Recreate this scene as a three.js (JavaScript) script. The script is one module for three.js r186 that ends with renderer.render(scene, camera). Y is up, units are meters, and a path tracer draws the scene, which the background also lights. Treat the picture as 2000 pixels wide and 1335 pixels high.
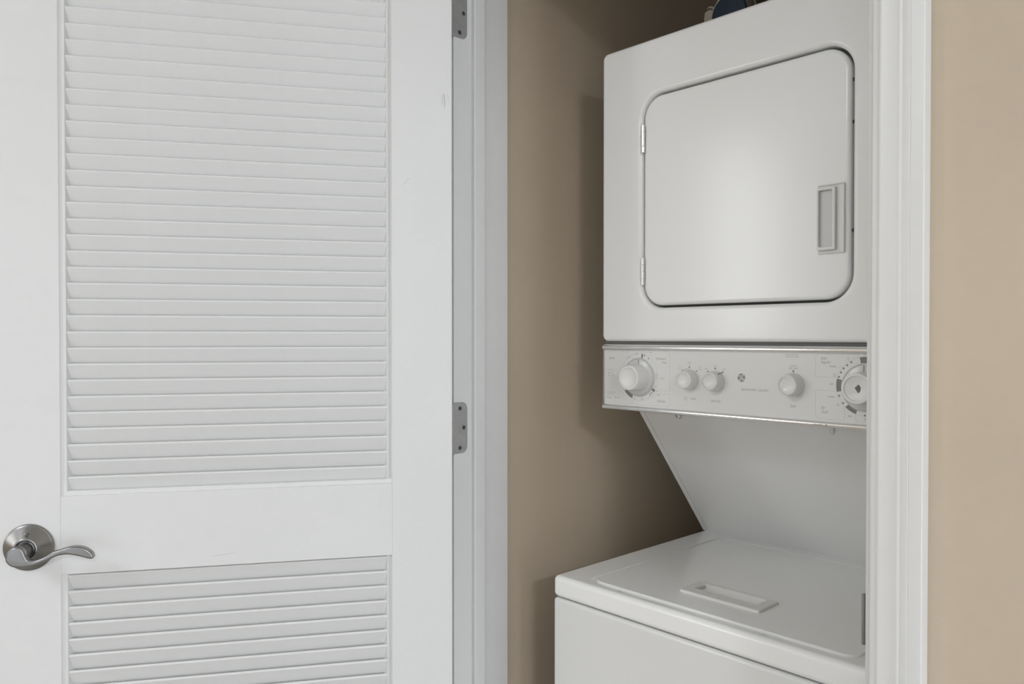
import * as THREE from 'three';
import { RoundedBoxGeometry } from 'three/addons/geometries/RoundedBoxGeometry.js';
import { mergeGeometries, toCreasedNormals } from 'three/addons/utils/BufferGeometryUtils.js';
import { RectAreaLightUniformsLib } from 'three/addons/lights/RectAreaLightUniformsLib.js';
import { FontLoader } from 'three/addons/loaders/FontLoader.js';
import { TextGeometry } from 'three/addons/geometries/TextGeometry.js';
import { Brush, Evaluator, SUBTRACTION } from 'three-bvh-csg';

// ---------------------------------------------------------------- camera, exposure, lights
RectAreaLightUniformsLib.init();
const scene = new THREE.Scene();
const renderer = new THREE.WebGLRenderer({ antialias: true });
renderer.toneMapping = THREE.LinearToneMapping;
renderer.toneMappingExposure = 0.8;
renderer.shadowMap.enabled = true;
renderer.shadowMap.type = THREE.PCFSoftShadowMap;

const H = 1.30;                                            // eye height; x runs along the closet wall, -z into the closet
const FX = 1534, PITCH = Math.atan(18.5 / FX);
const camera = new THREE.PerspectiveCamera(2 * Math.atan(667.5 / FX) * 180 / Math.PI, 2000 / 1335, 0.05, 40);
camera.position.set(0, H, 0);
camera.lookAt(-0.7291 * Math.cos(PITCH), H - Math.sin(PITCH), -0.6844 * Math.cos(PITCH));
camera.setViewOffset(2000, 1335, 0, -8, 2000, 1335);

scene.background = new THREE.Color(0.80, 0.88, 1.0);       // plain overcast sky beyond the room's windows
scene.backgroundIntensity = 0.95;

const CEIL = 2.64;
// daylight through the three windows, a light in each opening: place, width and height, direction, colour, radiance
const DAYLIGHT = [0.86, 0.985, 1.17], LAMPLIGHT = [0.91, 0.985, 1.13];
const DAY = [
  { at: [-2.73, 1.88, 2.32], size: [0.84, 1.36], to: [1, 0, 0], power: 7.6, color: [0.96, 0.985, 1.01] },
  { at: [3.48, 1.08, -0.15], size: [1.3, 2.04], to: [-1, 0, 0], power: 6.4 },
  { at: [1.70, 1.08, 3.98], size: [2.4, 2.04], to: [0, 0, -1], power: 1.4 },  // added opening behind the camera, invented for frontal light
];
for (const d of DAY) {
  const l = new THREE.RectAreaLight(new THREE.Color().setRGB(...(d.color || DAYLIGHT)), d.power, d.size[0], d.size[1]);
  l.position.set(...d.at); l.lookAt(d.at[0] + d.to[0], d.at[1] + d.to[1], d.at[2] + d.to[2]);
  scene.add(l);
}
// sun through the added glass door in the back wall, on to the floor
const SUN = { power: 11, from: [0.6, 2.7, 3.6] };
const sun = new THREE.DirectionalLight(new THREE.Color().setRGB(.825, .97, 1.24), SUN.power);
sun.position.set(1.7 + SUN.from[0] * 2, SUN.from[1] * 2, 2.5 + SUN.from[2] * 2); sun.target.position.set(1.7, 0, 2.5);
sun.castShadow = true; sun.shadow.mapSize.set(2048, 2048); Object.assign(sun.shadow.camera, { left: -5, right: 5, top: 5, bottom: -5, near: .5, far: 30 });
scene.add(sun, sun.target);
// flush ceiling panels: [x, z, side, radiance]
const LAMPS = [
  { x: 3.05, z: 1.25, side: 0.5, power: 128, glow: 3 },
  { x: -0.9, z: 1.9, side: 0.9, power: 12.4, glow: 3 },  // added fill lamp, invented to brighten the whites from the front
];

// ---------------------------------------------------------------- helpers
const used = new Map();
function numbered(name) { const k = used.get(name) || 0; used.set(name, k + 1); return k ? name + '_' + String(k).padStart(3, '0') : name; }
function metres(g) {                                         // uv in metres from the face that a triangle looks along
  g = g.index ? g.toNonIndexed() : g;
  const p = g.attributes.position, uv = new Float32Array(p.count * 2);
  const a = new THREE.Vector3(), b = new THREE.Vector3(), c = new THREE.Vector3();
  for (let i = 0; i < p.count; i += 3) {
    a.fromBufferAttribute(p, i); b.fromBufferAttribute(p, i + 1); c.fromBufferAttribute(p, i + 2);
    const n = b.clone().sub(a).cross(c.clone().sub(a)); const ax = Math.abs(n.x), ay = Math.abs(n.y), az = Math.abs(n.z);
    [a, b, c].forEach((v, k) => {
      const [s, t] = az >= ax && az >= ay ? [v.x, v.y] : ax >= ay ? [v.z, v.y] : [v.x, v.z];
      uv[(i + k) * 2] = s; uv[(i + k) * 2 + 1] = t;
    });
  }
  g.setAttribute('uv', new THREE.BufferAttribute(uv, 2));
  return g;
}
const plain = (g) => { g = g.index ? g.toNonIndexed() : g.clone(); for (const k of Object.keys(g.attributes)) if (!['position', 'normal', 'uv'].includes(k)) g.deleteAttribute(k); return g; };
const merge = (gs) => mergeGeometries(gs.map(plain), false);
function mesh(name, geos, mat, parent, own) {
  const g = Array.isArray(geos) ? (geos.length > 1 ? merge(geos) : geos[0]) : geos;
  const m = new THREE.Mesh(own ? g : metres(g), mat); m.name = numbered(name);
  m.castShadow = m.receiveShadow = true; (parent || scene).add(m); return m;
}
function group(name, parent) { const g = new THREE.Group(); g.name = numbered(name); (parent || scene).add(g); return g; }
function tag(o, label, category, extra = {}) { Object.assign(o.userData, { label, category }, extra); return o; }
const structure = (o, label) => { o.userData.kind = 'structure'; if (label) o.userData.label = label; return o; };
function bx(x0, x1, y0, y1, z0, z1, r = 0, seg = 3) {
  const w = Math.abs(x1 - x0), h = Math.abs(y1 - y0), d = Math.abs(z1 - z0);
  const g = r ? new RoundedBoxGeometry(w, h, d, seg, Math.min(r, w / 2.01, h / 2.01, d / 2.01)) : new THREE.BoxGeometry(w, h, d);
  return g.translate((x0 + x1) / 2, (y0 + y1) / 2, (z0 + z1) / 2);
}
// box in closet terms: w along the wall, y relative to the eye, d away from the camera's side
const wb = (w0, w1, y0, y1, d0, d1, r, seg) => bx(w0, w1, y0 + H, y1 + H, -d0, -d1, r, seg);
function rrect(x0, x1, y0, y1, r, C = THREE.Shape) {
  const s = new C(); const [a, b, c, d] = Array.isArray(r) ? r : [r, r, r, r];       // radii: bottom-left, bottom-right, top-right, top-left
  s.moveTo(x0 + a, y0); s.lineTo(x1 - b, y0); if (b) s.absarc(x1 - b, y0 + b, b, -Math.PI / 2, 0);
  s.lineTo(x1, y1 - c); if (c) s.absarc(x1 - c, y1 - c, c, 0, Math.PI / 2);
  s.lineTo(x0 + d, y1); if (d) s.absarc(x0 + d, y1 - d, d, Math.PI / 2, Math.PI);
  s.lineTo(x0, y0 + a); if (a) s.absarc(x0 + a, y0 + a, a, Math.PI, 1.5 * Math.PI);
  return s;
}
// extrusion whose front face lies at z = 0 and which reaches back to z = -depth; its outline is the shape's own
function slab(shape, depth, bevel = 0, seg = 4, steps = 12) {
  const g = new THREE.ExtrudeGeometry(shape, bevel ? { depth: depth - 2 * bevel, bevelEnabled: true, bevelThickness: bevel, bevelSize: bevel, bevelOffset: -bevel, bevelSegments: seg, curveSegments: steps } : { depth, bevelEnabled: false, curveSegments: steps });
  g.translate(0, 0, bevel ? -(depth - bevel) : -depth);
  return flatCaps(creased(g, 0.6));
}
function flatCaps(g) {                                       // keep the flat faces flat right up to their rounded edges
  const p = g.attributes.position, n = g.attributes.normal, face = new Map(), key = (i) => Math.round(p.getX(i) * 2e5) + ',' + Math.round(p.getY(i) * 2e5) + ',' + Math.round(p.getZ(i) * 2e5);
  const a = new THREE.Vector3(), b = new THREE.Vector3(), c = new THREE.Vector3(), N = [];
  for (let i = 0; i < p.count; i += 3) {
    a.fromBufferAttribute(p, i); b.fromBufferAttribute(p, i + 1); c.fromBufferAttribute(p, i + 2);
    const f = b.clone().sub(a).cross(c.clone().sub(a)).normalize(); N.push(f);
    if (Math.abs(f.z) > .9999) for (let k = 0; k < 3; k++) face.set(key(i + k) + (f.z > 0), Math.sign(f.z));
  }
  for (let i = 0; i < p.count; i++) { const f = N[i / 3 | 0]; if (Math.abs(f.z) < .75) continue; const z = face.get(key(i) + (f.z > 0)); if (z) n.setXYZ(i, 0, 0, z); }
  return g;
}
function creased(g, angle) { g.scale(1000, 1000, 1000); g = toCreasedNormals(g, angle); return g.scale(.001, .001, .001); }   // (it joins corners closer than 1/100 unit)
function lathe(points, seg = 40) {                            // rounds each corner of the profile a little, so that the turned normals stay smooth
  const out = [points[0]];
  for (let i = 1; i < points.length - 1; i++) { const [a, b, c] = [points[i - 1], points[i], points[i + 1]]; const t = (p) => Math.min(.45, .00035 / Math.max(1e-6, Math.hypot(p[0] - b[0], p[1] - b[1]))); const u = t(a), v = t(c); out.push([b[0] + (a[0] - b[0]) * u, b[1] + (a[1] - b[1]) * u], [b[0] + (c[0] - b[0]) * v, b[1] + (c[1] - b[1]) * v]); }
  out.push(points.at(-1)); return new THREE.LatheGeometry(out.map((p) => new THREE.Vector2(...p)), seg);
}
const outZ = (g) => g.rotateX(Math.PI / 2);                 // a lathe about y becomes one about z, growing towards +z
function rng(s) { return () => { s = (s + 0x6d2b79f5) | 0; let t = Math.imul(s ^ (s >>> 15), 1 | s); t = (t + Math.imul(t ^ (t >>> 7), 61 | t)) ^ t; return ((t ^ (t >>> 14)) >>> 0) / 4294967296; }; }

// ---------------------------------------------------------------- procedural textures
function noise(n, cells, seed) {                              // tileable value noise, several octaves
  const r = rng(seed), out = new Float32Array(n * n); let amp = 1, sum = 0;
  for (const c of cells) {
    const g = Float32Array.from({ length: c * c }, r);
    for (let y = 0; y < n; y++) for (let x = 0; x < n; x++) {
      const fx = x / n * c, fy = y / n * c, x0 = fx | 0, y0 = fy | 0; let tx = fx - x0, ty = fy - y0;
      tx = tx * tx * (3 - 2 * tx); ty = ty * ty * (3 - 2 * ty);
      const x1 = (x0 + 1) % c, y1 = (y0 + 1) % c;
      out[y * n + x] += amp * ((g[y0 * c + x0] * (1 - tx) + g[y0 * c + x1] * tx) * (1 - ty) + (g[y1 * c + x0] * (1 - tx) + g[y1 * c + x1] * tx) * ty);
    }
    sum += amp; amp *= 0.6;
  }
  return out.map((v) => v / sum);
}
function dataTexture(n, fn, repeat, srgb) {
  const a = new Uint8Array(n * n * 4);
  for (let i = 0; i < n * n; i++) { const v = fn(i); a.set([v[0], v[1], v[2], 255], i * 4); }
  const t = new THREE.DataTexture(a, n, n); t.wrapS = t.wrapT = THREE.RepeatWrapping; t.magFilter = THREE.LinearFilter; t.minFilter = THREE.LinearMipmapLinearFilter; t.generateMipmaps = true;
  if (srgb) t.colorSpace = THREE.SRGBColorSpace; t.repeat.set(repeat, repeat); t.needsUpdate = true; return t;
}
const peel = noise(512, [48, 96, 160], 5), blotch = noise(256, [5, 11, 23], 9);
const peelBump = dataTexture(512, (i) => { const v = 255 * peel[i] | 0; return [v, v, v]; }, 5);
const clamp8 = (v) => Math.max(0, Math.min(255, Math.round(v)));
const tint = (r, g, b, k, seed, cells, repeat) => { const n = noise(256, cells, seed); return dataTexture(256, (i) => { const f = 1 + k * (n[i] - 0.5); return [clamp8(r * f), clamp8(g * f), clamp8(b * f)]; }, repeat, true); };

const M = {
  tan: new THREE.MeshStandardMaterial({ map: tint(196, 181, 159, 0.05, 3, [4, 9, 64], 1.3), roughness: 0.75, bumpMap: peelBump, bumpScale: 0.00012 }),
  paint: new THREE.MeshStandardMaterial({ map: tint(219, 219, 216, 0.02, 7, [3, 8, 40], 2), roughness: 0.42, bumpMap: peelBump, bumpScale: 0.00008 }),
  trim: new THREE.MeshStandardMaterial({ map: tint(219, 219, 216, 0.02, 8, [3, 8, 40], 2), roughness: 0.36, bumpMap: peelBump, bumpScale: 0.00008 }),
  ceiling: new THREE.MeshStandardMaterial({ color: 0xe6e5e1, roughness: 0.9, bumpMap: peelBump, bumpScale: 0.0006 }),
  enamel: new THREE.MeshPhysicalMaterial({ color: 0xf3f3f0, roughness: 0.19, specularIntensity: 1, ior: 1.55 }),
  panel: new THREE.MeshPhysicalMaterial({ color: 0xe4e4e1, roughness: 0.2, ior: 1.55 }),  // washer cabinet: enamel white darkened to offset excess light on its front
  plastic: new THREE.MeshPhysicalMaterial({ color: 0xe3e2de, roughness: 0.3 }),
  knob: new THREE.MeshPhysicalMaterial({ color: 0xe6e5e1, roughness: 0.22 }),
  skirt: new THREE.MeshPhysicalMaterial({ color: 0xd4d4d1, roughness: 0.16 }),
  chrome: new THREE.MeshStandardMaterial({ color: new THREE.Color().setRGB(0.82, 0.82, 0.815), metalness: 0.85, roughness: 0.17 }),
  nickel: new THREE.MeshStandardMaterial({ color: new THREE.Color().setRGB(0.29, 0.286, 0.278), metalness: 1, roughness: 0.3 }),
  hinge: new THREE.MeshStandardMaterial({ map: tint(176, 176, 173, 0.14, 21, [6, 20, 60], 9), metalness: 0.55, roughness: 0.5 }),
  screw: new THREE.MeshStandardMaterial({ color: 0x6b6a68, metalness: 0.8, roughness: 0.45 }),
  steel: new THREE.MeshStandardMaterial({ color: 0x8d8d8a, metalness: 0.9, roughness: 0.35 }),
  dark: new THREE.MeshStandardMaterial({ color: 0x3c3b39, roughness: 0.6 }),
  bumper: new THREE.MeshStandardMaterial({ color: 0xc8c8c5, roughness: 0.6 }),
  gapShade: new THREE.MeshStandardMaterial({ color: 0x70706e, roughness: 0.8 }),  // grey that stands in for shade in the dryer gaps
  scuff: new THREE.MeshStandardMaterial({ color: 0xb2b2af, roughness: 0.6 }),
  ink: new THREE.MeshStandardMaterial({ color: 0x6a6a68, roughness: 0.5 }),
  floor: new THREE.MeshStandardMaterial({ map: tint(160, 153, 143, 0.16, 31, [8, 30, 90], 1), roughness: 0.9 }),
  glass: new THREE.MeshPhysicalMaterial({ color: 0xffffff, transmission: 1, thickness: 0, roughness: 0, ior: 1.5 }),
  lampFace: new THREE.MeshStandardMaterial({ color: 0xffffff, roughness: 0.5, emissive: 0xfff6e8, emissiveIntensity: 6 }),
  cream: new THREE.MeshStandardMaterial({ color: 0xb9ad9a, roughness: 0.5 }),
  navy: new THREE.MeshStandardMaterial({ color: 0x1c2d3d, roughness: 0.35 }),
  olive: new THREE.MeshStandardMaterial({ color: 0x5c5440, roughness: 0.5 }),
};

// ---------------------------------------------------------------- room shell
const WALL0 = 0.8937, WALL1 = 1.0258;                        // the closet's front wall, from room side to closet side
const JL = -1.105, JR = -0.3705, JT = 0.019, HEAD = 2.045;   // faces of the jambs; their thickness; height of the opening
const RX0 = -2.75, RX1 = 3.5, RZ1 = 4.0;
structure(mesh('floor', [bx(RX0 - .15, RX1 + .15, -.1, 0, -2.0, RZ1 + .15)], M.floor), 'beige carpet floor of the room and the closet');
structure(mesh('ceiling', [bx(RX0 - .15, RX1 + .15, CEIL, CEIL + .1, -2.0, RZ1 + .15)], M.ceiling), 'flat white ceiling of the room and the closet');
structure(mesh('wall_front', [bx(RX0, JL - JT, 0, CEIL, -WALL1, -WALL0), bx(JR + JT, RX1, 0, CEIL, -WALL1, -WALL0), bx(JL - JT, JR + JT, HEAD + JT, CEIL, -WALL1, -WALL0)], M.tan), 'tan painted wall around the laundry closet opening');
structure(mesh('wall_closet_left', [bx(-1.24, -1.12, 0, CEIL, -1.92, -WALL1)], M.tan), 'tan painted side wall inside the laundry closet');
structure(mesh('wall_closet_right', [bx(-.33, -.21, 0, CEIL, -1.92, -WALL1)], M.tan), 'tan painted right side wall inside the laundry closet');
structure(mesh('wall_closet_back', [bx(-1.12, -.33, 0, CEIL, -1.92, -1.80)], M.tan), 'tan painted back wall inside the laundry closet');
{
  // a wall with window openings: [from, to, sill, head] along it
  const pierced = (a0, a1, holes) => { const out = []; let a = a0; for (const [b0, b1, y0, y1] of holes) { out.push([a, b0, 0, CEIL], [b0, b1, 0, y0], [b0, b1, y1, CEIL]); a = b1; } out.push([a, a1, 0, CEIL]); return out; };
  const span = (d, k) => [d.at[k] - d.size[0] / 2, d.at[k] + d.size[0] / 2, d.at[1] - d.size[1] / 2, d.at[1] + d.size[1] / 2];
  const [tall, wide, back] = [span(DAY[0], 2), span(DAY[1], 2), span(DAY[2], 0)];
  structure(mesh('wall_back', pierced(RX0, RX1, [back]).map(([a, b, c, d]) => bx(a, b, c, d, RZ1, RZ1 + .15)), M.tan), 'tan painted back wall of the room');
  structure(mesh('wall_left', pierced(-WALL1, RZ1 + .15, [tall]).map(([a, b, c, d]) => bx(RX0 - .15, RX0, c, d, a, b)), M.tan), 'tan painted left wall of the room');
  structure(mesh('wall_right', pierced(-WALL1, RZ1 + .15, [wide]).map(([a, b, c, d]) => bx(RX1, RX1 + .15, c, d, a, b)), M.tan), 'tan painted right wall of the room');
  const win = (n, label, [a0, a1, y0, y1], mullion, turn) => {   // built facing -z in the back wall, or turned into the right wall
    const g = structure(group('window_' + n), label), f = .035, m = (a0 + a1) / 2;
    const put = (x0, x1, v0, v1, d0, d1) => turn > 0 ? bx(RX1 + d0, RX1 + d1, v0, v1, x0, x1) : turn < 0 ? bx(RX0 - d1, RX0 - d0, v0, v1, x0, x1) : bx(x0, x1, v0, v1, RZ1 + d0, RZ1 + d1);
    mesh('window_frame', [put(a0, a0 + f, y0, y1, .04, .12), put(a1 - f, a1, y0, y1, .04, .12), put(a0 + f, a1 - f, y0, y0 + f, .04, .12), put(a0 + f, a1 - f, y1 - f, y1, .04, .12)], M.trim, g);
    if (mullion) mesh('mullion', put(m - .02, m + .02, y0 + f, y1 - f, .05, .11), M.trim, g);
    for (const [p, q] of mullion ? [[a0 + f, m - .02], [m + .02, a1 - f]] : [[a0 + f, a1 - f]]) mesh('pane', put(p, q, y0 + f, y1 - f, .075, .08), M.glass, g);
  };
  win(1, 'tall narrow white window in the left wall of the room', tall, false, -1);
  win(2, 'white glass door in the right wall of the room', wide, true, 1);
  win(3, 'added unseen white glass door in the back wall, for frontal light', back, true, 0);
}
LAMPS.forEach((L, i) => {
  const g = group('ceiling_light'); g.position.set(L.x, CEIL, L.z);
  const s = L.side / 2;
  mesh('frame', slab((() => { const q = rrect(-s - .025, s + .025, -s - .025, s + .025, .02); q.holes.push(rrect(-s, s, -s, s, .012, THREE.Path)); return q; })(), .035, .004).rotateX(Math.PI / 2).translate(0, -.035, 0), M.trim, g);
  const mat = M.lampFace.clone(); mat.emissiveIntensity = L.glow;
  mesh('diffuser', bx(-s, s, -.028, -.006, -s, s), mat, g);
  tag(g, ['square flush ceiling light on the right of the room', 'added unseen square ceiling light behind the camera, for fill'][i], 'ceiling light');
  const l = new THREE.RectAreaLight(new THREE.Color().setRGB(...LAMPLIGHT), L.power, L.side, L.side);
  l.position.set(L.x, CEIL - .03, L.z); l.lookAt(L.x, 0, L.z); scene.add(l);
});

// ---------------------------------------------------------------- door frame (jambs, stops, hinge leaves, strike plate)
const frame = structure(group('trim_1'), 'white painted door frame of the laundry closet');
{
  mesh('jamb', wb(JL - JT, JL, -H, HEAD + JT - H, WALL0, WALL1 + .0005, .0015), M.trim, frame);
  mesh('jamb', wb(JR, JR + JT, -H, HEAD + JT - H, WALL0, WALL1 + .0005, .0015), M.trim, frame);
  mesh('head_jamb', wb(JL, JR, HEAD - H, HEAD + JT - H, WALL0, WALL1 + .0005, .0015), M.trim, frame);
  const s0 = .9352, s1 = .9612;
  mesh('door_stop', wb(JL - .001, JL + .0095, -H, HEAD - H, s0, s1, .0025), M.trim, frame);
  mesh('door_stop', wb(JR - .0095, JR + .001, -H, HEAD - H, s0, s1, .0025), M.trim, frame);
  mesh('door_stop', wb(JL + .0095, JR - .0095, HEAD - .0095 - H, HEAD + .001 - H, s0, s1, .0025), M.trim, frame);
  // hinge leaves let into the left jamb, their pins hidden behind the open door
  for (const yc of [.5855, -.1657, -1.06]) {
    const leaf = mesh('hinge_leaf', slab(rrect(.8885, .9247, -.0467, .0467, [.002, .013, .013, .002]), .0025, .0004, 2).rotateY(Math.PI / 2).translate(JL + .0007, yc + H, 0), M.hinge, frame);
    for (const [d, dy] of [[.9068, .0355], [.9158, 0], [.9068, -.0365]]) {
      const head = new THREE.CylinderGeometry(.0034, .0034, .0012, 24).rotateZ(Math.PI / 2).translate(JL + .0009, yc + dy + H, -d);
      const ring = new THREE.TorusGeometry(.0035, .0004, 6, 28).rotateY(Math.PI / 2).translate(JL + .0012, yc + dy + H, -d);
      mesh('screw', [head, ring], M.screw, leaf);
      const t = .5 + d * 9;
      mesh('screw_slot', [0, 1].map((k) => new THREE.BoxGeometry(.0008, .0007, .0036).rotateX(t + k * Math.PI / 2).translate(JL + .0014, yc + dy + H, -d)), M.dark, leaf);
    }
    mesh('hinge_pin', [...[-2, -1, 0, 1, 2].map((k) => new THREE.CylinderGeometry(.0046, .0046, .0182, 24).translate(JL - .003, yc + k * .0187 + H, -.8855)), new THREE.SphereGeometry(.0046, 20, 10).translate(JL - .003, yc + .0468 + H, -.8855)], M.hinge, leaf);
  }
  // strike plate on the right jamb; its curved lip wraps the room-side edge
  const lip = new THREE.Shape(); lip.moveTo(.001, 0); lip.lineTo(.030, 0); lip.lineTo(.030, .0014); lip.lineTo(.0085, .0014); lip.quadraticCurveTo(.003, .0015, -.0006, .0034); lip.lineTo(-.0013, .0026); lip.quadraticCurveTo(-.0004, .0008, .001, 0);
  const g = new THREE.ExtrudeGeometry(lip, { depth: .0565, bevelEnabled: true, bevelThickness: .0006, bevelSize: .0003, bevelSegments: 2 });
  // shape x = depth into the closet, shape y = into the opening (-w), extrude = up
  g.rotateX(-Math.PI / 2);                                   // x stays, y -> -z ... then turn so that x -> -z
  g.applyMatrix4(new THREE.Matrix4().makeRotationY(Math.PI / 2));
  g.translate(JR - .0002, -.3475 + H, -WALL0 - .001);
  mesh('strike_plate', creased(g, .6), M.steel, frame);
}
// casings: [x of the edge beside the opening, side]
function casing(name, shapeSide, label) {
  const s = new THREE.Shape(), W = .056, T = .0172;
  s.moveTo(0, 0); s.lineTo(0, .0125); s.quadraticCurveTo(.0005, .0148, .004, .015); s.lineTo(.0075, .0156); s.quadraticCurveTo(.010, .0172, .0125, T - .0004);
  s.lineTo(.0285, T - .0004); s.quadraticCurveTo(.0300, T + .0001, .0320, T - .0002); s.quadraticCurveTo(.0332, T - .0006, .0344, T - .0002); s.lineTo(.0410, T); s.lineTo(.0416, T - .0003); s.lineTo(.0423, T); s.lineTo(W - .0015, T); s.quadraticCurveTo(W, T, W, T - .0015); s.lineTo(W, 0); s.lineTo(0, 0);
  return s;
}
function casingMesh(name, make, label) { const g = make(); return structure(mesh(name, creased(g, .4), M.trim), label); }
const cs = casing();
casingMesh('trim_2', () => new THREE.ExtrudeGeometry(cs, { depth: HEAD + .005, bevelEnabled: false, curveSegments: 6 }).rotateX(-Math.PI / 2).applyMatrix4(new THREE.Matrix4().set(1, 0, 0, JR + .0097, 0, 1, 0, 0, 0, 0, -1, -WALL0, 0, 0, 0, 1)), 'white painted casing right of the closet opening');
casingMesh('trim_3', () => new THREE.ExtrudeGeometry(cs, { depth: HEAD + .005, bevelEnabled: false, curveSegments: 6 }).rotateX(-Math.PI / 2).applyMatrix4(new THREE.Matrix4().set(-1, 0, 0, JL - .0097, 0, 1, 0, 0, 0, 0, -1, -WALL0, 0, 0, 0, 1)), 'white painted casing left of the closet opening behind the door');
casingMesh('trim_4', () => new THREE.ExtrudeGeometry(cs, { depth: JR - JL + .1314, bevelEnabled: false, curveSegments: 6 }).applyMatrix4(new THREE.Matrix4().set(0, 0, 1, JL - .0657, 1, 0, 0, HEAD + .0052, 0, 1, 0, -WALL0, 0, 0, 0, 1)), 'white painted casing above the closet opening');
structure(mesh('baseboard_front', [bx(RX0, JL - .066, 0, .09, -WALL0, -WALL0 + .013, .003), bx(JR + .066, RX1, 0, .09, -WALL0, -WALL0 + .013, .003)], M.trim), 'white painted baseboard of the closet wall');

// ---------------------------------------------------------------- the open louvered door; local -x runs from the hinges to the latch, +z is the face seen
const door = structure(group('door_1'), 'white painted louvered door standing open on the left with a lever handle');
door.position.set(-1.07177, 0, -.86266);
door.rotation.y = Math.atan2(.8603, .5097);
{
  const T = .035, DW = .727, S1 = .1041, S2 = .6229, TOP = 2.032, Y = (r) => r + H;
  const yb = .012, midB = -.3765, midT = -.2525, botT = -1.045, topB = .6275;
  const stile = (u0, u1) => bx(-u1, -u0, yb, TOP, -T, 0, .0012, 2);
  mesh('stile', stile(0, S1), M.paint, door);
  mesh('stile', stile(S2, DW), M.paint, door);
  const rail = (name, y0, y1) => mesh(name, bx(-S2 - .0003, -S1 + .0003, Y(y0), Y(y1), -T + .0004, -.0003, .001, 2), M.paint, door);
  rail('rail', midB, midT); rail('rail', topB, TOP - H); rail('rail', yb - H, botT);
  // stop beads that frame each louvered panel
  const prof = new THREE.Shape(); prof.moveTo(0, -.0002); prof.lineTo(.0006, -.0016); prof.lineTo(.0038, -.0036); prof.lineTo(.0042, -.0038); prof.lineTo(.0078, -.0042); prof.quadraticCurveTo(.0086, -.0044, .0090, -.0060); prof.lineTo(.0150, -.0180); prof.lineTo(.0156, -.0330); prof.lineTo(-.0005, -.0330); prof.lineTo(-.0005, -.0002); prof.lineTo(0, -.0002);
  const prof2 = new THREE.Shape(); prof2.moveTo(0, -.0004); prof2.lineTo(.0040, -.0078); prof2.lineTo(.0046, -.0076); prof2.lineTo(.0060, -.0050); prof2.quadraticCurveTo(.0068, -.0040, .0078, -.0044); prof2.quadraticCurveTo(.0086, -.0048, .0090, -.0062); prof2.lineTo(.0150, -.0180); prof2.lineTo(.0156, -.0330); prof2.lineTo(-.0005, -.0330); prof2.lineTo(-.0005, -.0004); prof2.lineTo(0, -.0004);
  const upright = (u, dir, y0, y1) => {                       // prof x runs into the panel, prof y is local z
    const g = new THREE.ExtrudeGeometry(dir < 0 ? prof2 : prof, { depth: y1 - y0, bevelEnabled: false });
    g.applyMatrix4(new THREE.Matrix4().set(dir, 0, 0, -u, 0, 0, 1, Y(y0), 0, 1, 0, 0, 0, 0, 0, 1));
    if (dir > 0) flip(g);
    return creased(g, .4);
  };
  const sillProf = new THREE.Shape(); sillProf.moveTo(0, -.001); sillProf.lineTo(.0008, -.0032); sillProf.lineTo(.0068, -.0036); sillProf.quadraticCurveTo(.0078, -.004, .0080, -.006); sillProf.lineTo(.0080, -.033); sillProf.lineTo(-.0005, -.033); sillProf.lineTo(-.0005, -.001); sillProf.lineTo(0, -.001);
  const level = (y) => {
    const g = new THREE.ExtrudeGeometry(sillProf, { depth: S2 - S1 - .0006, bevelEnabled: false });
    g.applyMatrix4(new THREE.Matrix4().set(0, 0, 1, -S2 + .0003, 1, 0, 0, Y(y), 0, 1, 0, 0, 0, 0, 0, 1));
    return creased(g, .4);
  };
  function flip(g) { const p = g.attributes.position.array, n = g.attributes.uv.array; for (let i = 0; i < p.length; i += 9) for (let k = 0; k < 3; k++) { const t = p[i + 3 + k]; p[i + 3 + k] = p[i + 6 + k]; p[i + 6 + k] = t; } g.computeVertexNormals(); return g; }
  for (const [y0, y1] of [[midT, topB], [botT, midB]]) {
    mesh('bead', upright(S1, -1, y0, y1), M.paint, door);
    mesh('bead', upright(S2, 1, y0, y1), M.paint, door);
    mesh('bead', level(y0), M.paint, door);
  }
  // slats: tilted, the upper edge forward; lines[] are the heights of their upper edges
  const tilt = Math.atan2(.0116, .0285), len = .0328, th = .0050;
  const sl = (() => { const g = new RoundedBoxGeometry(S2 - S1 - .0120, len, th, 5, .0024); g.rotateX(tilt); g.computeBoundingBox(); g.translate(-(S1 + S2) / 2, -g.boundingBox.max.y, -.0058 - g.boundingBox.max.z); return metres(g); })();
  const pitch = .02565, r = rng(17);
  const put = (y, clip) => {
    const m = new THREE.Mesh(sl, M.paint); m.name = numbered('slat'); m.castShadow = m.receiveShadow = true;
    m.position.set(0, Y(y) + (r() - .5) * .0006, (r() - .5) * .0003); m.rotation.z = (r() - .5) * .0010 * 0.6; door.add(m);
  };
  for (let i = -3; i <= 29; i++) put(.5216 - pitch * i);
  for (let i = 0; i < 26; i++) put(-.3790 - .02555 * i);
  // rub marks and chipped paint
  const mark = (pts, z) => { const q = new THREE.Shape(pts.map(([u, y]) => new THREE.Vector2(-u, Y(y)))); mesh('scuff_mark', new THREE.ExtrudeGeometry(q, { depth: .00008, bevelEnabled: false }).translate(0, 0, z), M.scuff, door); };
  mark([[.0176, .4205], [.0170, .4190], [.0166, .4030], [.0168, .3972], [.0174, .4080]], 0);
  mark([[.0148, .4212], [.0138, .4212], [.0126, .4150], [.0122, .3990], [.0128, .3949], [.0137, .4040], [.0142, .4130]], 0);
  mark([[.0077, .4217], [.0073, .4215], [.0052, .4060], [.0051, .4024], [.0058, .4080]], 0);
  mark([[.0911, .2559], [.0823, .2637], [.0762, .2708], [.0709, .2718], [.0709, .2715], [.0759, .2703], [.0822, .2630]], 0);
  mark([[.4047, -.3602], [.3849, -.3593], [.3609, -.3559], [.3609, -.3563], [.3849, -.3599]], -.0003);
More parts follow.
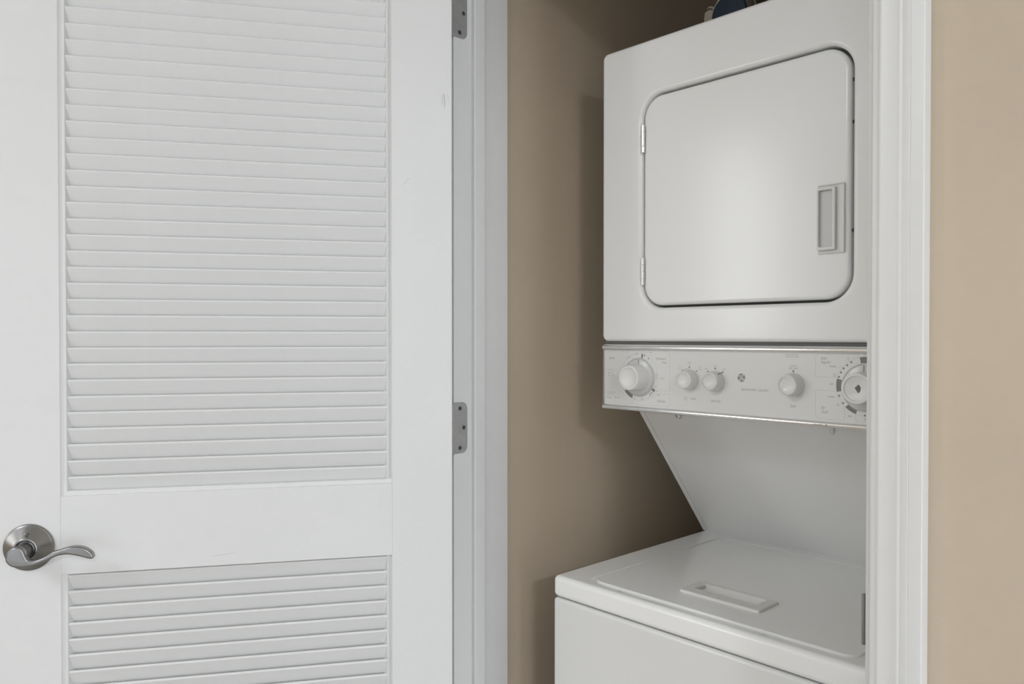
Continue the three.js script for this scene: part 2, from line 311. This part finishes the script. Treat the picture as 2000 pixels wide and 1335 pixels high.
  mark([[.0795, -.3985], [.0785, -.3992], [.0782, -.3988], [.0790, -.3981]], 0);
  // the lever set
  const lever = group('lever_handle', door); lever.userData.label = 'brushed nickel lever handle on a round rose';
  const uc = .6677, yc = Y(-.3295);
  mesh('rosette', outZ(lathe([[.0001, .0005], [.0362, .0005], [.0366, .0022], [.0360, .0036], [.0335, .0052], [.0185, .0172], [.0168, .0186], [.0152, .0190], [.0140, .0182], [.0132, .0160], [.0001, .0160]].map(([a, b]) => [a, b]), 64)).translate(-uc, yc, 0), M.nickel, lever);
  mesh('hub', outZ(lathe([[.0001, .010], [.0118, .010], [.0118, .0420], [.0108, .0435], [.0001, .0435]], 40)).translate(-uc, yc, 0), M.nickel, lever);
  const pin = mesh('privacy_pin', [outZ(lathe([[.0001, .008], [.0030, .008], [.0030, .0150], [.0022, .0168], [.0001, .0172]], 24)).translate(-.6660, yc + .0222, 0)], M.screw, lever);
  mesh('pin_collar', new THREE.TorusGeometry(.0036, .0008, 8, 30).rotateX(-.42).translate(-.6660, yc + .0222, .0138), M.nickel, lever);
  const out = [[.6833, -.3353], [.6812, -.341], [.6755, -.346], [.6671, -.3479], [.6571, -.3481], [.6453, -.346], [.6335, -.3421], [.625, -.3389], [.6208, -.3363], [.6148, -.3339], [.608, -.3324], [.5994, -.332], [.5909, -.3334], [.5823, -.3358], [.5737, -.3387], [.5668, -.3406], [.5638, -.3398], [.5635, -.337], [.5659, -.3321], [.571, -.3275], [.5779, -.3238], [.5874, -.3218], [.5968, -.3222], [.6054, -.3245], [.613, -.3264], [.6199, -.3284], [.6258, -.3322], [.6335, -.3365], [.6419, -.3392], [.6487, -.3397], [.6545, -.3375], [.6574, -.3322], [.6595, -.326], [.6619, -.3217], [.6661, -.3191], [.6711, -.3182], [.6778, -.3212], [.6824, -.3288]];
  const curve = new THREE.CatmullRomCurve3(out.map(([u, y]) => new THREE.Vector3(-u, Y(y), 0)), true);
  const pts = curve.getPoints(120).map((p) => new THREE.Vector2(p.x, p.y));
  mesh('lever', creased(new THREE.ExtrudeGeometry(new THREE.Shape(pts), { depth: .0075, bevelEnabled: true, bevelThickness: .0028, bevelSize: .0026, bevelOffset: -.0018, bevelSegments: 5 }).translate(0, 0, .0385), .7), M.nickel, lever);
}

// ---------------------------------------------------------------- stacked washer and dryer
const W0 = -.9917, W1 = -.386, WC = (W0 + W1) / 2;
const tower = tag(group('laundry_tower'), 'white stacked washer and dryer tower standing in the tan closet', 'washer dryer');
tower.position.set(WC, 0, -1.033);
const T = (g) => g.translate(-WC, 0, 1.033);                 // geometry is written in world places
const tm = (name, geos, mat, parent) => mesh(name, T(Array.isArray(geos) ? merge(geos) : geos), mat, parent || tower);
{
  const DF = 1.170, BACK = 1.70, Y = (r) => r + H;
  // --- washer
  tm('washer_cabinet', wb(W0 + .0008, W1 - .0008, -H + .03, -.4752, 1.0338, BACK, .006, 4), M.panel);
  for (const [x, d] of [[W0 + .05, 1.08], [W1 - .05, 1.08], [W0 + .05, 1.65], [W1 - .05, 1.65]]) tm('foot', new THREE.CylinderGeometry(.02, .024, .034, 20).translate(x, .017, -d), M.dark);
  const LX0 = -.9262, LX1 = -.4518, LF = 1.0645, LB = 1.4865, DT = -.4345;
  const ev = new Evaluator(); ev.attributes = ['position', 'normal']; ev.useGroups = false;
  const strip = (g) => { g = g.index ? g : g; for (const k of Object.keys(g.attributes)) if (!['position', 'normal'].includes(k)) g.deleteAttribute(k); return g; };
  const up = (g, y) => g.rotateX(-Math.PI / 2).translate(0, y + H, 0);        // shape y is -z, so depth d runs along shape y
  const deckBody = new Brush(strip(wb(W0, W1, -.4734, DT, 1.033, BACK, .0095, 6)));
  const pocket = new Brush(strip(up(new THREE.ExtrudeGeometry(rrect(LX0 - .0035, LX1 + .0035, 1.0475, LB + .0035, .026), { depth: .03, bevelEnabled: false, curveSegments: 16 }), DT - .0042)));
  deckBody.updateMatrixWorld(); pocket.updateMatrixWorld();
  let deck = ev.evaluate(deckBody, pocket, SUBTRACTION).geometry;
  tm('washer_deck', deck.index ? deck.toNonIndexed() : deck, M.enamel);
  // lid, with a hole for the finger pull
  const HX0 = -.7640, HX1 = -.6480, HF = 1.1490, HB = 1.1800;
  const ls = rrect(LX0, LX1, LF, LB, .024); ls.holes.push(rrect(HX0 - .005, HX1 + .005, HF - .004, HB + .005, .002, THREE.Path));
  tm('washer_lid', up(slab(ls, .014, .0028, 4, 16), DT - .0004), M.enamel);
  const lidLevel = DT - .0004;
  for (const [x, d] of [[-.856, 1.056], [-.5856, 1.056]]) tm('bumper', new THREE.SphereGeometry(1, 20, 10).scale(.0052, .0016, .0040).translate(x, DT - .0042 + H, -d), M.bumper);
  const pull = group('lid_pull', tower);
  {
    const q = rrect(-.7805, -.6300, 1.1235, 1.1890, .0045); q.holes.push(rrect(HX0, HX1, HF, HB, .0040, THREE.Path));
    tm('pull_rim', up(slab(q, .0078, .0030, 4, 6), lidLevel + .0042), M.plastic, pull);
    // floor, walls and cheeks of the pocket
    const e = .0004, y0 = lidLevel - .0190, y1 = lidLevel + .0030;
    tm('pull_pocket', [wb(HX0 - .002, HX1 + .002, y0 - .002, y0, HF - .002, HB + .002), wb(HX0, HX1, y0, y1, HB - e, HB + .002), wb(HX0, HX1, y0, y1, HF - .002, HF + e), wb(HX0 - .002, HX0 + e, y0, y1, HF - .002, HB + .002), wb(HX1 - e, HX1 + .002, y0, y1, HF - .002, HB + .002)], M.plastic, pull);
    // raised letters along the front of the pocket, worn beyond reading
    const r = rng(4), bits = [];
    for (const [a, n] of [[-.757, 5], [-.7165, 5]]) for (let k = 0; k < n; k++) {
      const x = a + k * .0062; const g = new THREE.BoxGeometry(.0011, .0006, .0050); g.rotateY(.2 * (k % 2 ? 1 : -1)); g.translate(x, 0, 0); bits.push(g);
      const h = new THREE.BoxGeometry(.0034, .0006, .0010); h.translate(x + .0016, 0, (r() - .5) * .004); bits.push(h);
    }
    const lg = merge(bits); lg.translate(0, lidLevel + H + .0043, -1.1395);
    tm('raised_lettering', lg, M.plastic, pull);
  }
  // --- dryer housing behind and below the console, with the sloping panel
  const side = new THREE.Shape(); for (const [i, [d, y]] of [[1.178, -.0150], [1.178, -.1376], [1.2895, -.1525], [1.5232, DT], [BACK, DT], [BACK, -.010]].entries()) side[i ? 'lineTo' : 'moveTo'](d, y);
  const prism = (w0, w1, grow) => new THREE.ExtrudeGeometry(side, { depth: w1 - w0, bevelEnabled: false }).applyMatrix4(new THREE.Matrix4().set(0, 0, 1, w0, 0, 1, 0, H + (grow ? -.0006 : 0), -1, 0, 0, grow ? .0008 : 0, 0, 0, 0, 1));
  tm('sloping_panel', prism(W0 + .0115, W1 - .0115), M.enamel);
  tm('side_flange', prism(W0, W0 + .0108, true), M.enamel);
  tm('side_flange', prism(W1 - .0108, W1, true), M.enamel);
  // the clip and the latch peg below the console
  tm('clip', [new THREE.TorusGeometry(.0052, .0016, 10, 28).rotateX(1.0).translate(-.8966, Y(-.1562), -1.2890), new THREE.SphereGeometry(.0032, 16, 10).translate(-.8966, Y(-.1562), -1.2890)], M.chrome);
  tm('latch_peg', [new THREE.CapsuleGeometry(.0042, .02, 6, 16).translate(-.5775, Y(-.1465), -1.262)], M.plastic);
  // --- dryer cabinet: box with a framed, recessed door opening
  const TOPY = .5432, BOT = -.0090;
  const DX0 = -.8942, DX1 = -.5118, DY0 = .0568, DY1 = .4385, R = .040;
  const OX0 = DX0 - .0030, OX1 = DX1 + .0050, OY0 = DY0 - .0042, OY1 = DY1 + .0036;      // opening
  const fs = rrect(W0, W1, Y(BOT), Y(TOPY), .0125); fs.holes.push(rrect(OX0, OX1, Y(OY0), Y(OY1), R + .004, THREE.Path));
  const front = slab(fs, .036, .0070, 8, 20).translate(0, 0, -DF);
  tm('dryer_cabinet', [front, wb(W0 + .0003, W1 - .0003, BOT + .0003, TOPY - .0003, DF + .032, BACK, .006, 4)], M.enamel);
  { const q = rrect(OX0 - .012, OX1 + .012, Y(OY0 - .012), Y(OY1 + .012), R); q.holes.push(rrect(DX0 + .02, DX1 - .02, Y(DY0 + .02), Y(DY1 - .02), R - .02, THREE.Path)); tm('door_gap_shade', slab(q, .006).translate(0, 0, -DF - .0262), M.gapShade); }  // grey ring added behind the door so that its gap reads shaded
  const dd = tm('dryer_door', slab(rrect(DX0, DX1, Y(DY0), Y(DY1), R), .0215, .0065, 8, 20).translate(0, 0, -DF - .0030), M.enamel);
  // hinges at the door's left edge
  for (const y of [.3634, .1199]) {
    const parts = []; for (let k = 0; k < 4; k++) parts.push(new THREE.CylinderGeometry(k % 2 ? .0033 : .0036, k % 2 ? .0033 : .0036, .0119, 18).translate(-.8928, Y(y + .0188 - k * .01255), -DF + .0010));
    parts.push(wb(-.8952, -.8928, y - .024, y + .024, DF - .002, DF + .014, .0005));
    tm('hinge', parts, M.chrome, dd);
  }
  for (const y of [.3854, .3222, .1598]) tm('screw', [new THREE.CylinderGeometry(.0028, .0028, .003, 18).rotateZ(Math.PI / 2).translate(DX1 - .0008, Y(y), -DF - .0125), new THREE.TorusGeometry(.0022, .0007, 6, 20).rotateY(Math.PI / 2).translate(DX1 + .0008, Y(y), -DF - .0125)], M.screw, dd);
  // moulded pull near the door's right edge
  {
    const z = -DF - .0030, PX0 = -.5572, PX1 = -.5362, PY0 = .1367, PY1 = .2228;
    const plate = rrect(-.5612, -.5180, Y(.1262), Y(.2318), [.001, .004, .004, .001]); plate.holes.push(rrect(PX0, PX1, Y(PY0), Y(PY1), .002, THREE.Path));
    const plateG = slab(plate, .0030, .0010, 3, 6).translate(0, 0, z + .0014);
    const inner = rrect(-.5600, -.5312, Y(.1316), Y(.2270), .002); inner.holes.push(rrect(PX0, PX1, Y(PY0), Y(PY1), .002, THREE.Path));
    const innerG = slab(inner, .0060, .0012, 3, 6).translate(0, 0, z + .0075);
    const ridge = merge([bx(-.5208, -.5184, Y(.1266), Y(.2314), z, z + .0046, .001), bx(-.5606, -.5190, Y(.1264), Y(.1282), z, z + .0034, .0008), bx(-.5606, -.5190, Y(.2298), Y(.2316), z, z + .0034, .0008)]);
    const floorS = new THREE.Shape(); floorS.moveTo(PX0, -.0005); floorS.lineTo(PX1, .0012); floorS.lineTo(PX1, .0002); floorS.lineTo(PX0, -.0015); floorS.lineTo(PX0, -.0005);
    const pocketG = new THREE.ExtrudeGeometry(floorS, { depth: PY1 - PY0, bevelEnabled: false }).applyMatrix4(new THREE.Matrix4().set(1, 0, 0, 0, 0, 0, 1, Y(PY0), 0, 1, 0, z + .0018, 0, 0, 0, 1));
    tm('door_pull', [plateG, innerG, ridge], M.plastic, dd);
    tm('pull_pocket', bx(PX0, PX1, Y(PY0), Y(PY1), z - .0002, z + .0012), M.skirt, dd);
  }
  tm('gap_shade_strip', wb(W0 + .004, W1 - .004, -.0168, -.0086, 1.1785, 1.195), M.gapShade);  // grey filler added to give the groove its shade tone
  // --- control console
  const con = group('control_panel', tower); con.userData.label = 'control console with dials between dryer and washer';
  const PD = 1.166, PX0 = -.980, PX1 = -.392, PT = -.0245, PB = -.1290;
  tm('console_body', wb(W0 + .006, W1 - .006, -.1372, -.0150, PD + .0015, PD + .03, .001), M.plastic, con);
  const face = new THREE.Mesh(new THREE.PlaneGeometry(PX1 - PX0, PT - PB), new THREE.MeshPhysicalMaterial({ map: consolePrint(), roughness: .28 }));
  face.geometry = slabFace(PX0, PX1, Y(PB), Y(PT), -PD);
  face.name = numbered('panel_face'); face.castShadow = face.receiveShadow = true; T(face.geometry); con.add(face);
  const bar = (y0, y1, x0, x1) => {                            // half-round metal strip along the console
    const h = (y1 - y0) / 2, s = new THREE.Shape(); s.moveTo(0, -h); s.lineTo(.0045, -h); s.quadraticCurveTo(.0064, -h, .0068, -h * .35); s.quadraticCurveTo(.0070, h * .3, .0056, h * .62); s.lineTo(.0030, h); s.lineTo(0, h); s.lineTo(0, -h);
    return creased(new THREE.ExtrudeGeometry(s, { depth: x1 - x0, bevelEnabled: false, curveSegments: 10 }).applyMatrix4(new THREE.Matrix4().set(0, 0, 1, x0, 0, 1, 0, Y((y0 + y1) / 2), 1, 0, 0, -PD - .002, 0, 0, 0, 1)), .9);
  };
  tm('chrome_trim', bar(-.0245, -.0158, W0 + .0085, W1 - .0085), M.chrome, con);
  tm('chrome_trim', bar(-.1380, -.1290, W0 + .0085, W1 - .0085), M.chrome, con);
  {
    const font = await new FontLoader().loadAsync('fonts/droid/droid_sans_regular.typeface.json');
    const g = new TextGeometry('LID LATCH', { font, size: .0026, depth: .0001, curveSegments: 3, bevelEnabled: false }).scale(.84, 1, 1).translate(-.5612, Y(-.1357), -PD + .00482);
    const v = new THREE.Shape(); v.moveTo(-.0015, .0016); v.lineTo(.0015, .0016); v.lineTo(0, -.0013); v.lineTo(-.0015, .0016);
    tm('latch_lettering', [g, new THREE.ExtrudeGeometry(v, { depth: .0001, bevelEnabled: false }).translate(-.5408, Y(-.1346), -PD + .00482)], M.ink, con);
  }
  for (const s of [0, 1]) {
    const a = s ? W1 - .0062 : W0 + .0062, b = s ? W1 - .0125 : W0 + .0125;
    const strip1 = bx(-.0032, .0032, Y(-.1285), Y(-.0252), -.0012, .0012, .0006).rotateY(s ? .36 : -.36).translate((a + b) / 2, 0, -PD - .0004);
    tm('end_cap', [strip1, ...[-.0206, -.1338].map((y) => bx(Math.min(a, b), Math.max(a, b) - .0003, Y(y - .0036), Y(y + .0036), -PD - .002, -PD + .0022, .001))], M.chrome, con);
  }
  const place = (g, w, y) => outZ(g).translate(w, Y(y), -PD);
  for (const [w, y] of [[-.8987, -.0752], [-.4845, -.0752]]) {
    tm('dial_skirt', place(lathe([[.0001, .0052], [.014, .0052], [.017, .0050], [.0290, .0034], [.0322, .0030], [.0330, .0022], [.0330, .0003], [.0342, .0003], [.0346, .0014], [.0352, .0017], [.0358, .0013], [.0361, 0]], 72), w, y), M.skirt, con);
    tm('dial_knob', place(knob(.0228, .0248, .0320, .0172), w, y), M.knob, con);
    tm('pointer', place(new THREE.BoxGeometry(.0006, .0006, .0150).translate(0, .0046, -.0255).rotateY(w < -.6 ? -.06 : .03), w, y), M.ink, con);
  }
  const dot = new THREE.Shape(); dot.moveTo(-.0042, .0008); dot.lineTo(.0012, .0062); dot.quadraticCurveTo(.0052, .0032, .0042, -.0012); dot.quadraticCurveTo(.0040, -.0042, .0012, -.0068); dot.lineTo(-.0042, .0008);
  tm('dial_mark', new THREE.ExtrudeGeometry(dot, { depth: .0004, bevelEnabled: false }).translate(-.4845, Y(-.0752), -PD + .0271), M.ink, con);
  for (const [w, y] of [[-.788, -.0752], [-.7365, -.0757]]) tm('selector_knob', place(knob(.0150, .0176, .0200, .0118), w, y), M.knob, con);
  tm('start_button', place(knob(.0158, .0186, .0215, .0124), -.5965, -.0755), M.knob, con);
  {                                                            // the load-size pointer runs up the side of its knob
    const a = new THREE.Vector3(-.7218, Y(-.0606), -1.1630), b = new THREE.Vector3(-.7271, Y(-.0640), -1.1535);
    tm('pointer', new THREE.TubeGeometry(new THREE.LineCurve3(a, b), 1, .00055, 6), M.ink, con);
  }
  function knob(r1, r0, h, dish) {                             // round knob with a rolled rim and a dished face
    return lathe([[.0001, .0002], [r0, .0002], [r0 * .995, h * .12], [r1 + (r0 - r1) * .25, h * .80], [r1, h * .93], [r1 - .0009, h * .985], [r1 - .0022, h], [dish + .0012, h - .0001], [dish + .0006, h - .0016], [dish, h - .0019], [dish * .8, h - .0032], [dish * .5, h - .0044], [dish * .2, h - .0050], [.0001, h - .0051]], 72);
  }
}
function slabFace(x0, x1, y0, y1, z) {
  const g = new THREE.PlaneGeometry(x1 - x0, y1 - y0); g.translate((x0 + x1) / 2, (y0 + y1) / 2, z); return g;
}
// the lettering of the console, in millimetres from its upper left corner
function consolePrint() {
  const S = 2048 / 588, c = document.createElement('canvas'); c.width = 2048; c.height = Math.round(104.5 * S);
  const x = c.getContext('2d'); x.fillStyle = '#e2e2de'; x.fillRect(0, 0, c.width, c.height); x.scale(S, S);
  const grey = '#b3b2ab', mid = '#a3a29c', dark = '#7f7e79';
  const text = (s, px, py, size, o = {}) => {
    x.save(); x.fillStyle = o.fill || mid; x.translate(px, py); if (o.italic) x.transform(1, 0, -.2, 1, 0, 0); x.scale(o.narrow || .78, 1);
    x.font = (o.bold ? 'bold ' : '') + size + 'px sans-serif'; x.textAlign = o.align || 'center'; x.textBaseline = 'middle'; x.fillText(s, 0, 0); x.restore();
  };
  const line = (pts, w = .32, col = grey) => { x.strokeStyle = col; x.lineWidth = w; x.beginPath(); pts.forEach(([a, b], i) => (i ? x.lineTo(a, b) : x.moveTo(a, b))); x.stroke(); };
  const round = (x0, y0, x1, y1, r) => { x.strokeStyle = grey; x.lineWidth = .32; x.beginPath(); x.roundRect(x0, y0, x1 - x0, y1 - y0, r); x.stroke(); };
  const arc = (cx, cy, r, a, b, w = .32, col = grey) => { x.strokeStyle = col; x.lineWidth = w; x.beginPath(); x.arc(cx, cy, r, a, b); x.stroke(); };
  const dgr = Math.PI / 180;
  const square = (cx, cy, s = 2.4, rot = 0) => { x.save(); x.translate(cx, cy); x.rotate(rot * dgr); x.fillStyle = dark; x.fillRect(-s / 2, -s / 2, s, s); x.restore(); };
  const block = (cx, cy, r0, r1, a0, a1) => { x.fillStyle = dark; x.beginPath(); x.arc(cx, cy, r1, a0 * dgr, a1 * dgr); x.arc(cx, cy, r0, a1 * dgr, a0 * dgr, true); x.closePath(); x.fill(); };
  const spin = (cx, cy, r = 1.75) => { arc(cx, cy, r, -60 * dgr, 250 * dgr, .45, mid); line([[cx - .2, cy - r - .7], [cx + .9, cy - r], [cx - .1, cy - r + .8]], .4, mid); };
  const rinse = (cx, cy) => { x.strokeStyle = mid; x.lineWidth = .45; x.beginPath(); x.moveTo(cx, cy - 2.2); x.quadraticCurveTo(cx + 1.9, cy + .2, cx + 1.2, cy + 1.2); x.arc(cx, cy + .7, 1.3, .3, Math.PI - .3); x.quadraticCurveTo(cx - 1.9, cy + .2, cx, cy - 2.2); x.stroke(); };
  // washer cycle dial
  const C = [81.5, 50.2], R = 43.2;
  line([[.5, 1.6], [85.3, 1.4]]); x.beginPath(); x.strokeStyle = grey; x.lineWidth = .32; x.moveTo(93.8, 5.5); x.lineTo(93.8, 1.4); x.lineTo(143, 1.4); x.arcTo(150.5, 1.4, 150.5, 9, 7.5); x.lineTo(150.5, 72.3); x.lineTo(117.3, 72.7); x.stroke();
  x.beginPath(); x.moveTo(113.5, 78.9); x.lineTo(150.5, 78.9); x.lineTo(150.5, 94); x.arcTo(150.5, 101.2, 143, 101.2, 7.2); x.lineTo(66.4, 101.2); x.lineTo(66.4, 93.2); x.stroke();
  line([[1, 101.4], [61.8, 101.2], [61.8, 93.4]]); line([[1, 51.9], [38, 51.9]]); line([[1, 56.2], [38, 56.2]]);
  arc(...C, R, 0, 2 * Math.PI);
  block(...C, 33, R, -82.5, -77); block(...C, 33.5, R, 31.5, 38.5); block(...C, 34, R, 112, 141);
  square(93.9, 10.6, 2.3, 18); square(103, 15.7, 2.3, 35); square(109.9, 78, 2.3, 42); square(106.3, 81.6, 2.3, 50);
  line([[94.6, 8.6], [96, 5.2], [99.8, 4.6]], .3); line([[103.9, 13.6], [106, 10], [109.2, 9.4]], .3); line([[102, 17.5], [100.4, 20]], .3);
  line([[111.4, 79.6], [114.2, 81.6], [118.5, 81.6]], .3); line([[107.6, 83], [110.5, 85.4], [113.4, 85.6]], .3);
  spin(76.4, 7.6); rinse(59.2, 12.8); spin(54.7, 15.3); spin(121.1, 44.6); spin(120.7, 50.1, 1.6); spin(118, 67); spin(70.6, 90.6); rinse(87.6, 90.8); spin(90.6, 90.8);
  text('Regular', 17, 15.9, 5.2, { italic: 1 }); text('Permanent', 130.2, 16.1, 5.6, { italic: 1 }); text('Press', 137.6, 22.5, 5.6, { italic: 1 }); text('Delicates', 131.5, 92.8, 5.8, { italic: 1 });
  text('OFF', 89.3, 3.4, 3, { fill: grey }); text('10 MIN', 107, 4.6, 3.1, { fill: grey }); text('8', 111.2, 9.4, 3.1, { fill: grey }); text('OFF', 122, 75.3, 3.1); text('6 MIN', 125, 81.5, 3.1); text('4', 115.6, 85.8, 3.1);
  text('COOL DOWN', 133.5, 50.3, 2.5, { fill: grey }); text('RINSE', 133.5, 53.2, 2.5, { fill: grey }); line([[122.6, 50.2], [125, 50.2]], .3);
  text('LIGHT SOIL - 8 -', 6.3, 39, 3.1, { align: 'left', fill: grey }); text('NORMAL - 10', 6.3, 44.7, 3.1, { align: 'left', fill: grey }); text('HEAVY - 12 MIN', 6.3, 49, 3.1, { align: 'left', fill: grey });
  text('PULL KNOB TO START', 5, 81.3, 2.8, { align: 'left', fill: grey }); text('PUSH TO STOP', 5, 84.9, 2.8, { align: 'left', fill: grey });
  rinse(6, 91.2); text('- RINSE', 8.4, 91.2, 2.9, { align: 'left' }); spin(25.6, 90.8); text('- SPIN', 28.6, 91, 2.9, { align: 'left' });
  // temperature and load size
  text('COLD', 171, 28.3, 3.3, { fill: grey }); text('COLD', 171, 32.6, 3.3, { fill: grey }); text('WARM', 190.9, 20.7, 3.3, { fill: grey }); text('COLD', 190.9, 25.2, 3.3, { fill: grey }); text('HOT', 211.9, 27.8, 3.3, { fill: grey }); text('COLD', 211.9, 32.2, 3.3, { fill: grey });
  line([[178, 34.7], [187.4, 31]], .55, dark); square(176.8, 35, 2.2, 45); square(191.3, 29.3, 2.7); square(205.7, 35.3, 2.4, 45);
  text('SMALL', 225.8, 31, 3.3, { fill: grey }); text('MED', 243.1, 24.8, 3.3, { fill: grey }); text('LARGE', 260.2, 30.7, 3.3, { fill: grey });
  square(228.5, 35.2, 2.5, 45); square(243, 29.5, 3); square(257.7, 35.3, 2.4, 45);
  text('WASH', 183.6, 82, 3.2, { fill: grey }); text('RINSE', 183.7, 86, 3.2, { fill: grey }); text('Temp', 198.8, 84.2, 5.8, { italic: 1 }); text('Load Size', 243.8, 84.4, 6, { italic: 1 });
  // maker's mark: a ringed disc with a script monogram
  x.fillStyle = '#d0d0cb'; x.beginPath(); x.arc(292.6, 43.5, 7.6, 0, 7); x.fill(); x.fillStyle = dark; x.beginPath(); x.arc(292.6, 43.5, 6.7, 0, 7); x.fill();
  x.strokeStyle = '#d9d9d4'; for (let k = 0; k < 4; k++) { const a = k * 90 * dgr + .5; x.lineWidth = .9; x.beginPath(); x.arc(292.6 + 6.3 * Math.cos(a), 43.5 + 6.3 * Math.sin(a), 1.0, 0, 7); x.stroke(); }
  x.lineWidth = .95; x.lineCap = 'round'; x.beginPath(); x.moveTo(291.9, 40.6); x.bezierCurveTo(290.2, 38.2, 287.9, 40.2, 289.4, 42.4); x.bezierCurveTo(290.6, 44, 292, 43, 292, 41.6); x.bezierCurveTo(292.2, 45, 291.6, 47.6, 289.8, 47.4); x.bezierCurveTo(287.8, 47, 288.6, 44.8, 290.4, 45.6); x.stroke();
  x.beginPath(); x.moveTo(296.6, 40.4); x.bezierCurveTo(295.2, 38.6, 293, 39.8, 293.6, 41.8); x.bezierCurveTo(294, 43, 295.2, 43, 295.6, 43); x.bezierCurveTo(293.4, 43.2, 292.8, 45.4, 293.8, 46.8); x.bezierCurveTo(295, 48.2, 297.2, 47, 296.6, 45.2); x.bezierCurveTo(296, 44.4, 294.8, 45, 295.2, 46); x.stroke(); x.lineCap = 'butt';
  text('Spacemaker Laundry', 317, 61.7, 6.1, { italic: 1, narrow: .86 });
  text('PUSH TO', 383.3, 21.7, 3.4, { fill: mid }); text('START DRYER', 383.3, 25.8, 3.4, { fill: mid }); square(383.4, 29.7, 3); text('Start', 383.5, 84.2, 6, { italic: 1 });
  text('•', 364.6, 4.4, 4); text('-', 367.4, 4.4, 3, { fill: grey }); text('ENERGY PREFERRED', 369.8, 3.4, 3, { align: 'left', fill: grey, narrow: .8 }); text('AUTOMATIC SETTING', 369.8, 6.8, 3, { align: 'left', fill: grey, narrow: .8 });
  // dryer dial
  const E = [495.5, 48.8], Q = 43.6;
  x.strokeStyle = grey; x.lineWidth = .32; x.beginPath(); x.moveTo(485.6, 5.4); x.lineTo(485.6, 1.5); x.lineTo(426, 1.6); x.arcTo(419.4, 1.6, 419.4, 8.5, 6.6); x.lineTo(419.5, 36.9); x.lineTo(453.4, 36.9); x.stroke();
  x.beginPath(); x.moveTo(452, 57.5); x.lineTo(419.6, 57.5); x.lineTo(419.7, 94); x.arcTo(419.7, 101.2, 427, 101.2, 7); x.lineTo(464.6, 101); x.lineTo(464.6, 80); x.stroke();
  line([[481.6, 90.8], [481.6, 101], [520, 101]]); arc(...E, Q, 0, 2 * Math.PI);
  block(...E, 36, Q, 167, 193.5); block(...E, 34.5, Q, 108.5, 132.5); block(...E, 34.5, Q, -101.5, -78);
  for (const [a, b] of [[474.5, 13.6], [468.2, 18.2], [463, 23.1], [459.2, 29.2], [456, 36], [456.5, 64.4], [462.4, 75], [494.9, 91.4]]) square(a, b, 2.6, Math.atan2(b - E[1], a - E[0]) / dgr);
  text('Auto-', 433, 8.9, 5.6, { italic: 1 }); text('Regular', 435.4, 15, 5.6, { italic: 1 }); text('NORMAL', 446.6, 20.8, 3.5, { fill: mid }); text('•', 456.4, 20.8, 4); line([[458.6, 20.2], [460.6, 21.4]], .3);
  text('LESS', 470, 6.9, 2.7, { fill: grey }); text('DRY', 470, 9.7, 2.7, { fill: grey }); text('MORE', 449.5, 32, 2.7, { fill: grey }); text('DRY', 449.5, 34.6, 2.7, { fill: grey });
  text('OFF', 444.8, 47.3, 4.2, { fill: mid }); text('10 MIN', 443.6, 66.6, 4.1, { fill: mid }); line([[451, 66], [453.8, 65.6]], .3); text('20', 454.5, 77.9, 4.1, { fill: mid }); line([[457, 77.6], [460, 76.8]], .3);
  text('Air', 431.8, 83.6, 6.4, { italic: 1 }); text('Fluff', 434.2, 90.2, 6.4, { italic: 1 }); text('OFF', 472.8, 94.2, 4.2, { fill: mid }); text('10', 494.8, 97.2, 4, { fill: mid }); text('OFF', 494.6, 2.9, 3.6, { fill: grey });
  const t = new THREE.CanvasTexture(c); t.colorSpace = THREE.SRGBColorSpace; t.anisotropy = 8; return t;
}

// ---------------------------------------------------------------- the cream gadget on top of the dryer
{
  const g = tag(group('gadget'), 'cream plastic gadget with a round dark blue face lying on the dryer top', 'gadget');
  const d = 1.35; g.position.set(-.806, .5432 + H, -d);
  const body = new THREE.Shape(); body.moveTo(-.046, .012); body.bezierCurveTo(-.050, .03, -.052, .07, -.040, .094); body.bezierCurveTo(-.024, .128, .012, .132, .028, .108); body.lineTo(.0535, .012); body.lineTo(-.046, .012);
  mesh('body', slab(body, .06, .004, 4).translate(0, 0, .03), M.cream, g);
  mesh('round_face', slab(new THREE.Shape().absarc(.0, .078, .036, 0, 2 * Math.PI), .006, .0015, 3, 40).translate(0, 0, .034), M.navy, g);
  mesh('spout', slab((() => { const q = new THREE.Shape(); q.moveTo(-.040, .060); q.lineTo(-.056, .066); q.bezierCurveTo(-.062, .078, -.060, .100, -.053, .106); q.bezierCurveTo(-.046, .112, -.036, .106, -.032, .096); q.lineTo(-.040, .060); return q; })(), .030, .003, 3).translate(0, 0, .026), M.cream, g);
  const ring = new THREE.Shape(); ring.absarc(-.0475, .0900, .0135, -.5, 2.2, false); ring.absarc(-.0475, .0900, .0105, 2.2, -.5, true);
  mesh('spout_ring', slab(ring, .004, .0006, 2).translate(0, 0, .0285), M.olive, g);
  mesh('foot_pad', slab((() => { const q = new THREE.Shape(); q.moveTo(-.068, .045); q.bezierCurveTo(-.068, .066, -.060, .076, -.050, .076); q.bezierCurveTo(-.044, .076, -.042, .066, -.044, .045); q.lineTo(-.068, .045); return q; })(), .024, .003, 3).translate(0, 0, .028), M.olive, g);
  mesh('side_strip', slab((() => { const q = new THREE.Shape(); q.moveTo(.0545, .06); q.lineTo(.0590, .06); q.lineTo(.0480, .112); q.lineTo(.0440, .112); q.lineTo(.0545, .06); return q; })(), .05, .0008, 2).translate(0, 0, .028), M.olive, g);
  for (const [x, y] of [[.0395, .097], [.0355, .104]]) mesh('button', outZ(lathe([[.0001, 0], [.0023, 0], [.0022, .0022], [.0001, .0026]], 18)).translate(x, y, .030), M.olive, g);
  for (const m of g.children) m.position.y -= .012;
}

renderer.render(scene, camera);
